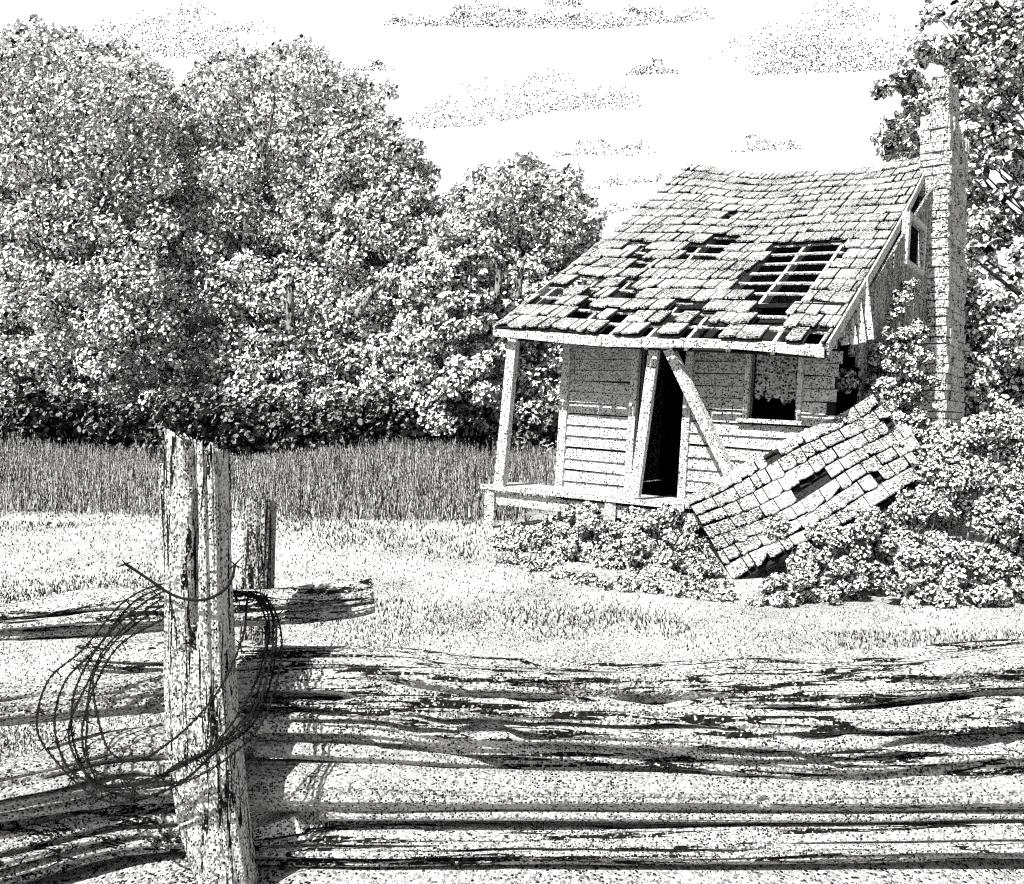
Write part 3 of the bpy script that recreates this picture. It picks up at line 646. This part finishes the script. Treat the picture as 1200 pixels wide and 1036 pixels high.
rail('thickest weathered rail right of the post, top of its stack, with long black cracks', [(268, 762, 868, 3.12), (430, 760, 876, 3.12), (560, 774, 890, 3.12), (740, 781, 897, 3.12), (900, 776, 903, 3.12), (1060, 770, 905, 3.11), (1200, 762, 892, 3.1), (1400, 758, 885, 3.1), (2100, 752, 880, 3.1)], nl=840, nc=230, seed=3, cracks=26, deep=.2, knots=4, gash=[(1000,1500,-.12,.17,.5),(800,1080,-.28,.07,.4),(285,460,-.55,.10,.45),(470,860,.15,.055,.35),(420,700,.62,.06,.35),(690,880,.68,.05,.35),(830,1300,.55,.06,.35),(540,640,-.0,.12,.4),(330,560,-.15,.05,.3),(900,1300,-.62,.06,.35),(300,430,.3,.12,.4),(285,420,-.02,.1,.4),(700,1000,-.5,.06,.3),(600,800,-.35,.06,.3)])
rail('thin pale pole showing as a strip just under the thickest rail', [(300, 867, 886, 2.98), (420, 872, 892, 2.98), (540, 882, 899, 3.0), (640, 892, 906, 3.1), (760, 893, 908, 3.22), (900, 892, 912, 3.3), (1100, 892, 914, 3.32), (1500, 890, 914, 3.32)], mat='railsmooth', nl=260, nc=60, seed=4, cracks=2, knots=0, rough=.08)
rail('smooth pale rail with small knots below the thickest rail', [(285, 890, 946, 3.0), (430, 893, 948, 2.98), (600, 904, 946, 2.97), (800, 908, 946, 2.96), (1000, 913, 948, 2.96), (1200, 905, 945, 2.95), (1400, 905, 945, 2.95), (2050, 896, 948, 2.95)], mat='railsmooth', nl=630, nc=130, seed=21, cracks=4, deep=.1, knots=5, rough=.07)
rail('thin pale pole squeezed between the smooth rail and the lowest rail', [(375, 945, 961, 2.94), (500, 949, 961, 2.94), (740, 951, 962, 2.94), (1000, 953, 963, 2.94), (1250, 949, 959, 2.94), (2000, 949, 959, 2.94)], mat='railsmooth', nl=400, nc=60, seed=6, cracks=2, knots=0, rough=.08)
rail('lowest furrowed rail of the right stack, lying just above the grass', [(285, 972, 1010, 3.0), (430, 968, 1012, 2.97), (600, 968, 1012, 2.97), (740, 969, 1012, 2.96), (900, 968, 1010, 2.95), (1050, 968, 1006, 2.94), (1200, 965, 1004, 2.94), (1400, 965, 1002, 2.94), (2080, 950, 1000, 2.94)], nl=630, nc=170, seed=7, cracks=24, deep=.2, rough=.14, gash=[(290,640,-.3,.12,.4),(500,900,.2,.08,.35),(800,1300,-.35,.12,.4),(300,520,.45,.08,.3),(900,1300,.4,.09,.35),(560,780,-.55,.12,.4)])
rail('upper rail passing behind the post with its sawn end out over the meadow', [(-160, 712, 760, 3.3), (0, 708, 752, 3.32), (100, 694, 748, 3.34), (200, 690, 740, 3.26), (330, 690, 731, 3.26), (400, 680, 724, 3.28), (438, 678, 716, 3.3)], nl=360, nc=150, seed=8, cracks=18, deep=.22, endcut=.2, gash=[(-150,190,-.45,.2,.4),(300,436,.1,.12,.35),(-100,180,.35,.08,.3),(320,437,-.35,.09,.3)])
rail('short rough rail end butting the post behind the coiled wire', [(95, 752, 786, 3.25), (150, 750, 790, 3.22), (215, 750, 792, 3.2), (300, 752, 795, 3.2)], nl=180, nc=110, seed=9, cracks=14, deep=.25)
rail('straight pale rail seen through the upper half of the wire coil', [(-160, 818, 862, 2.75), (0, 806, 850, 2.9), (110, 795, 840, 3.02), (200, 788, 832, 3.12), (290, 784, 826, 3.2)], mat='railsmooth', nl=300, nc=130, seed=10, cracks=10, deep=.12, rough=.09)
rail('broad rail rising to the post through the lower half of the wire coil', [(-160, 935, 1000, 2.6), (-40, 905, 972, 2.75), (60, 880, 955, 2.88), (130, 858, 944, 3.0), (215, 850, 938, 3.1), (290, 850, 935, 3.2)], mat='railsmooth', nl=320, nc=170, seed=31, cracks=16, deep=.14, gash=[(-100,110,.2,.08,.35),(-120,215,-.55,.16,.4),(40,200,.55,.06,.3)])
rail('dark ridged rail low at the left edge, rising towards the post foot', [(-160, 1010, 1090, 2.6), (-40, 975, 1050, 2.75), (60, 955, 1020, 2.88), (140, 938, 1000, 3.0), (225, 935, 990, 3.08), (290, 938, 985, 3.15)], nl=320, nc=170, seed=12, cracks=26, deep=.24, rough=.16, gash=[(-100,170,.45,.12,.4),(-100,200,-.05,.12,.4),(-100,190,-.55,.14,.4)])

def wood_post(name, label, prof, top, mat, depth, seed, Yp, extra=None, nl=340, nc=150, cracks=14, deep=.18):
    """prof: rows (row y, left x, right x) down the post; top: broken outline (x, y)"""
    rs = np.random.default_rng(seed); pr = A(prof, float); th = np.linspace(0, 2*math.pi, nc, endpoint=False)
    tx = A([p[0] for p in top], float); ty = A([p[1] for p in top], float); f = np.linspace(0, 1, nl); V = np.zeros((nl, nc, 3)); sq = .62
    cx, sy = np.sign(np.cos(th))*np.abs(np.cos(th))**sq, np.sign(np.sin(th))*np.abs(np.sin(th))**sq
    ytop0 = np.interp((pr[0, 1]+pr[0, 2])/2+cx*(pr[0, 2]-pr[0, 1])/2, tx, ty)+np.where(sy > 0, 4, 0)+rs.normal(0, 1.0, nc)
    d = 1+0*V[..., 0]; ss = f*1.6
    TH, SS = np.meshgrid(th, ss)
    d += .06*fbm(np.stack([np.cos(TH)*2, np.sin(TH)*2, SS*1.5], -1), 3, seed)+.05*fbm(np.stack([np.cos(TH)*9, np.sin(TH)*9, SS*1.2], -1), 2, seed+3)+.018*fbm(np.stack([np.cos(TH)*26, np.sin(TH)*26, SS*3], -1), 2, seed+8)
    for c in range(cracks):
        tc = rs.uniform(0, 2*math.pi); a = rs.choice([-.1, rs.uniform(0, 1)]); ln = rs.uniform(.3, 1.2); wv = tc+.10*vnoise(np.stack([ss*4, 0*ss, 0*ss+c*7.1], -1), seed+c)+.03*vnoise(np.stack([ss*19, 0*ss, 0*ss+c*3.1], -1), seed+c)
        env = np.clip(np.minimum((ss-a), (a+ln-ss))/(.2*ln), 0, 1); w = rs.uniform(.04, .10)*env**.5+1e-4
        dl = np.abs((TH-wv[:, None]+math.pi) % (2*math.pi)-math.pi); d -= rs.uniform(.8, 2.2)*deep*env[:, None]*np.exp(-(dl/w[:, None])**4)
    for i in range(nl):
        y = ytop0+(pr[-1, 0]-ytop0)*f[i]; L, Rr = np.interp(y, pr[:, 0], pr[:, 1]), np.interp(y, pr[:, 0], pr[:, 2])
        x = (L+Rr)/2+(Rr-L)/2*cx*d[i]; Y = Yp+sy*depth*d[i]
        V[i] = np.stack([(x-600)/F*Yp, Y, EYE-(y-HY)/F*Yp], -1)
    V = V.reshape(-1, 3); i = np.arange(nl-1)[:, None]*nc; j = np.arange(nc)[None]; k = (j+1) % nc
    Fq = np.stack([i+j, i+nc+j, i+nc+k, i+k], -1).reshape(-1, 4)
    ring = V[:nc]; m_ = ring.mean(0); inner = m_+(ring-m_)*A([.55, .55, 1]); inner[:, 2] -= .02+.03*rs.uniform(0, 1, nc); n0 = len(V); idx = np.arange(nc)
    cap = np.stack([idx, (idx+1) % nc, n0+(idx+1) % nc, n0+idx], -1); half = A([[n0+q, n0+q+1, n0+(nc-2-q), n0+(nc-1-q)] for q in range(0, nc//2-1)])
    V = np.concatenate([V, inner]); Fq = np.concatenate([Fq, cap, half])
    if extra is not None:
        n1 = len(V); V = np.concatenate([V, extra[0]]); Fq = np.concatenate([Fq, extra[1]+n1])
    c = V.mean(0); c[2] = V[:, 2].min()
    return tag(mesh(name, V, Fq, mat, loc=c, smooth=True), label, 'fence post', 'upright posts of the log fence')
sliver = log([(192, 540, 548, 2.80), (193, 545, 551, 2.80), (194, 552, 558, 2.8)], nl=4, nc=10)
def strip():
    mb = MB(); q = spline([P(191, 543, 2.78), P(194, 580, 2.77), P(198, 640, 2.77), P(203, 700, 2.78), P(207, 770, 2.80)], 24); mb.tube(q, np.concatenate([np.linspace(.009, .016, 6), np.full(12, .016), np.linspace(.014, .004, 6)]), 10)
    return A(mb.v), A([f for f in mb.f if len(f) == 4])
wood_post('fence_post', 'tall splintered pale post carrying the coil of wire', [(500, 199, 262), (560, 198, 265), (700, 200, 269), (780, 199, 272), (830, 201, 276), (880, 206, 281), (960, 216, 289), (1036, 240, 298), (1090, 252, 306), (1170, 262, 318)],
          [(198, 508), (205, 503), (214, 511), (222, 512), (227, 532), (231, 534), (235, 515), (247, 516), (250, 534), (254, 518), (258, 524), (266, 530)], 'post', .085, 5, 2.8, extra=strip(), cracks=18, deep=.2)
wood_post('fence_post', 'short dark square post standing behind the rails', [(580, 290, 322), (700, 284, 319), (840, 280, 316), (1000, 276, 314)], [(288, 586), (298, 582), (304, 588), (310, 583), (322, 585)], 'oldpost', .055, 9, 3.55, nl=200, nc=90, cracks=8)
def chunk(label, pts, Y, dep, mat, seed):
    rs = random.Random(seed); a = [P(x, y, Y) for x, y in pts]; b = [p+A([rs.uniform(.0, .03), dep, rs.uniform(0, .02)]) for p in a]; n = len(a)
    f = [tuple(range(n)), tuple(range(2*n-1, n-1, -1))]+[(i, n+i, n+(i+1) % n, (i+1) % n) for i in range(n)]
    c = A(a+b); o = mesh('wood_block', c, f, mat, loc=(c[:, 0].mean(), c[:, 1].mean(), c[:, 2].min()))
    return tag(o, label, 'wood block', 'chocks between the rails')
chunk('pale wedge shaped chock beside the post between the lower rails', [(292, 985), (296, 972), (345, 957), (356, 976)], 2.93, .16, 'block', 1)
chunk('dark slanted chock under the smooth pale rail', [(345, 972), (330, 938), (368, 940), (392, 968)], 2.97, .12, 'oldpost', 2)

# barbed wire
def wire():
    outer = A([(270,690),(215,676),(150,700),(100,757),(58,800),(44,852),(70,900),(108,930),(150,938),(212,926),(258,892),(302,850),(326,790),(330,738),(312,702)], float)
    inner = A([(272,700),(225,692),(186,712),(140,752),(108,800),(96,850),(98,890),(122,915),(170,916),(212,900),(252,872),(288,834),(312,780),(317,726),(298,703)], float)
    yy = np.interp(np.arange(15), [0, 1, 2, 4, 6, 8, 9, 10, 11, 12, 13, 14], [2.95, 2.96, 2.93, 2.86, 2.76, 2.64, 2.62, 2.63, 2.7, 2.82, 2.92, 2.94])
    pts = []; rs = np.random.default_rng(2)
    for L in range(6):
        w = [0., .35, .62, .8, 1.0, 1.12][L]
        for i in range(15):
            x, y = outer[i]*(1-w)+inner[i]*w+rs.normal(0, 3.2, 2); pts.append(P(x, y, yy[i]+rs.normal(0, .012)))
    # the loose end of the wire drops back across the front of the post
    for x, y, Y in ((285, 745, 2.76), (262, 800, 2.66), (230, 842, 2.64), (196, 872, 2.66), (160, 892, 2.68), (128, 880, 2.72), (112, 830, 2.78), (108, 790, 2.84)): pts.append(P(x, y, Y))
    q = spline(pts, 3000); tt = np.arange(3000)*.62; e1 = A([.6, .5, .62]); e2 = A([-.7, .2, .68]); mb = MB()
    for ph_ in (0, math.pi): mb.tube(q+.0024*(np.cos(tt+ph_)[:, None]*e1+np.sin(tt+ph_)[:, None]*e2), .0021, 5)
    bb = mb
    for i in range(8, 2990, 27):
        t = unit(q[i+1]-q[i-1]); a = unit(np.cross(t, rs.normal(size=3))); b = unit(np.cross(t, a))
        for k, v in ((-1, a), (1, a), (1, b)):
            c = q[i]+t*k*.003; bb.tube([c-v*.004, c+v*.026*k+t*.004], [.0026, .0014], 4)
    tag(mb.build('wire_coil', 'wire', loc=q.mean(0)*A([1, 1, 0])+A([0, 0, q[:, 2].min()]), smooth=True), 'coil of rusty barbed wire hung round the splintered post', 'barbed wire')
    tie = [P(147, 661, 2.66), P(158, 668, 2.67), P(176, 680, 2.67), P(200, 696, 2.68), P(222, 703, 2.68), P(243, 702, 2.68), P(262, 692, 2.68), P(272, 678, 2.7), P(275, 662, 2.72)]
    m = MB(); m.tube(spline(tie, 60), .0042, 6)
    for c, dirs in ((tie[0], ((-4, -5), (-8, 3), (6, -2))), (tie[-1], ((-5, -5), (8, -8), (9, 4), (-8, 6)))):
        for dx, dy in dirs: m.tube([c, c+A([dx, -.2, -dy])*.0025*1.0], [.003, .0015], 4)
    tag(m.build('wire_tie', 'wire', loc=tie[4], smooth=True), 'single thick wire bound across the front of the splintered post', 'wire')
wire()

# ------------------------------------------------------------------ light, sky, camera
el = math.radians(47); hx, hy = unit([-.58, -.81]); ts = Vector((hx*math.cos(el), hy*math.cos(el), math.sin(el)))
sl_ = bpy.data.lights.new('sun', 'SUN'); sl_.energy = 5.0; sl_.angle = math.radians(.5); sl_.color = (1, .985, .96)
so = bpy.data.objects.new('sun', sl_); C.objects.link(so); so.rotation_euler = ts.to_track_quat('Z', 'Y').to_euler(); so.location = (-20, -20, 20)
w = bpy.data.worlds.new('World'); S.world = w; w.use_nodes = True; t = w.node_tree; t.nodes.clear()
sky = t.nodes.new('ShaderNodeTexSky'); sky.sky_type = 'NISHITA'; sky.sun_disc = False; sky.sun_elevation = el; sky.sun_rotation = math.atan2(hx, hy); sky.dust_density = 3
bw = t.nodes.new('ShaderNodeRGBToBW'); bg = t.nodes.new('ShaderNodeBackground'); bg.inputs[1].default_value = .05; out = t.nodes.new('ShaderNodeOutputWorld')
# a thin bright overcast veil stands over the northern horizon, opposite the sun
tcw = t.nodes.new('ShaderNodeTexCoord'); sx = t.nodes.new('ShaderNodeSeparateXYZ'); t.links.new(tcw.outputs['Generated'], sx.inputs[0])
def ramp(src, a, b, lo, hi):
    m = t.nodes.new('ShaderNodeMapRange'); m.interpolation_type = 'SMOOTHSTEP'; t.links.new(src, m.inputs[0])
    for i, v in enumerate((a, b, lo, hi)): m.inputs[i+1].default_value = v
    return m.outputs[0]
mu = t.nodes.new('ShaderNodeMath'); mu.operation = 'MULTIPLY'; t.links.new(ramp(sx.outputs[1], .2, .7, 0, 1), mu.inputs[0]); t.links.new(ramp(sx.outputs[2], .45, .8, 1, 0), mu.inputs[1])
mx = t.nodes.new('ShaderNodeMix'); mx.data_type = 'RGBA'; t.links.new(mu.outputs[0], mx.inputs[0]); mx.inputs[7].default_value = (10.5, 10.5, 10.5, 1)
t.links.new(sky.outputs[0], bw.inputs[0]); t.links.new(bw.outputs[0], mx.inputs[6]); t.links.new(mx.outputs[2], bg.inputs[0]); t.links.new(bg.outputs[0], out.inputs[0])
cam = bpy.data.cameras.new('camera'); co = bpy.data.objects.new('camera', cam); C.objects.link(co); co.location = (0, 0, EYE); co.rotation_euler = (math.pi/2, 0, 0)
cam.sensor_width = 36; cam.sensor_fit = 'HORIZONTAL'; cam.lens = 36*F/1200; cam.shift_y = -(518-HY)/1200; cam.clip_start = .05; cam.clip_end = 3000
S.camera = co
S.view_settings.view_transform = 'Standard'; S.view_settings.look = 'None'; S.view_settings.exposure = 1.05; S.view_settings.gamma = 1
S.render.engine = 'CYCLES'; S.cycles.use_denoising = False; S.cycles.max_bounces = 4; S.cycles.diffuse_bounces = 3; S.render.filter_size = 1.2
S.cycles.pixel_filter_type = 'BLACKMAN_HARRIS'; S.cycles.filter_width = 1.2
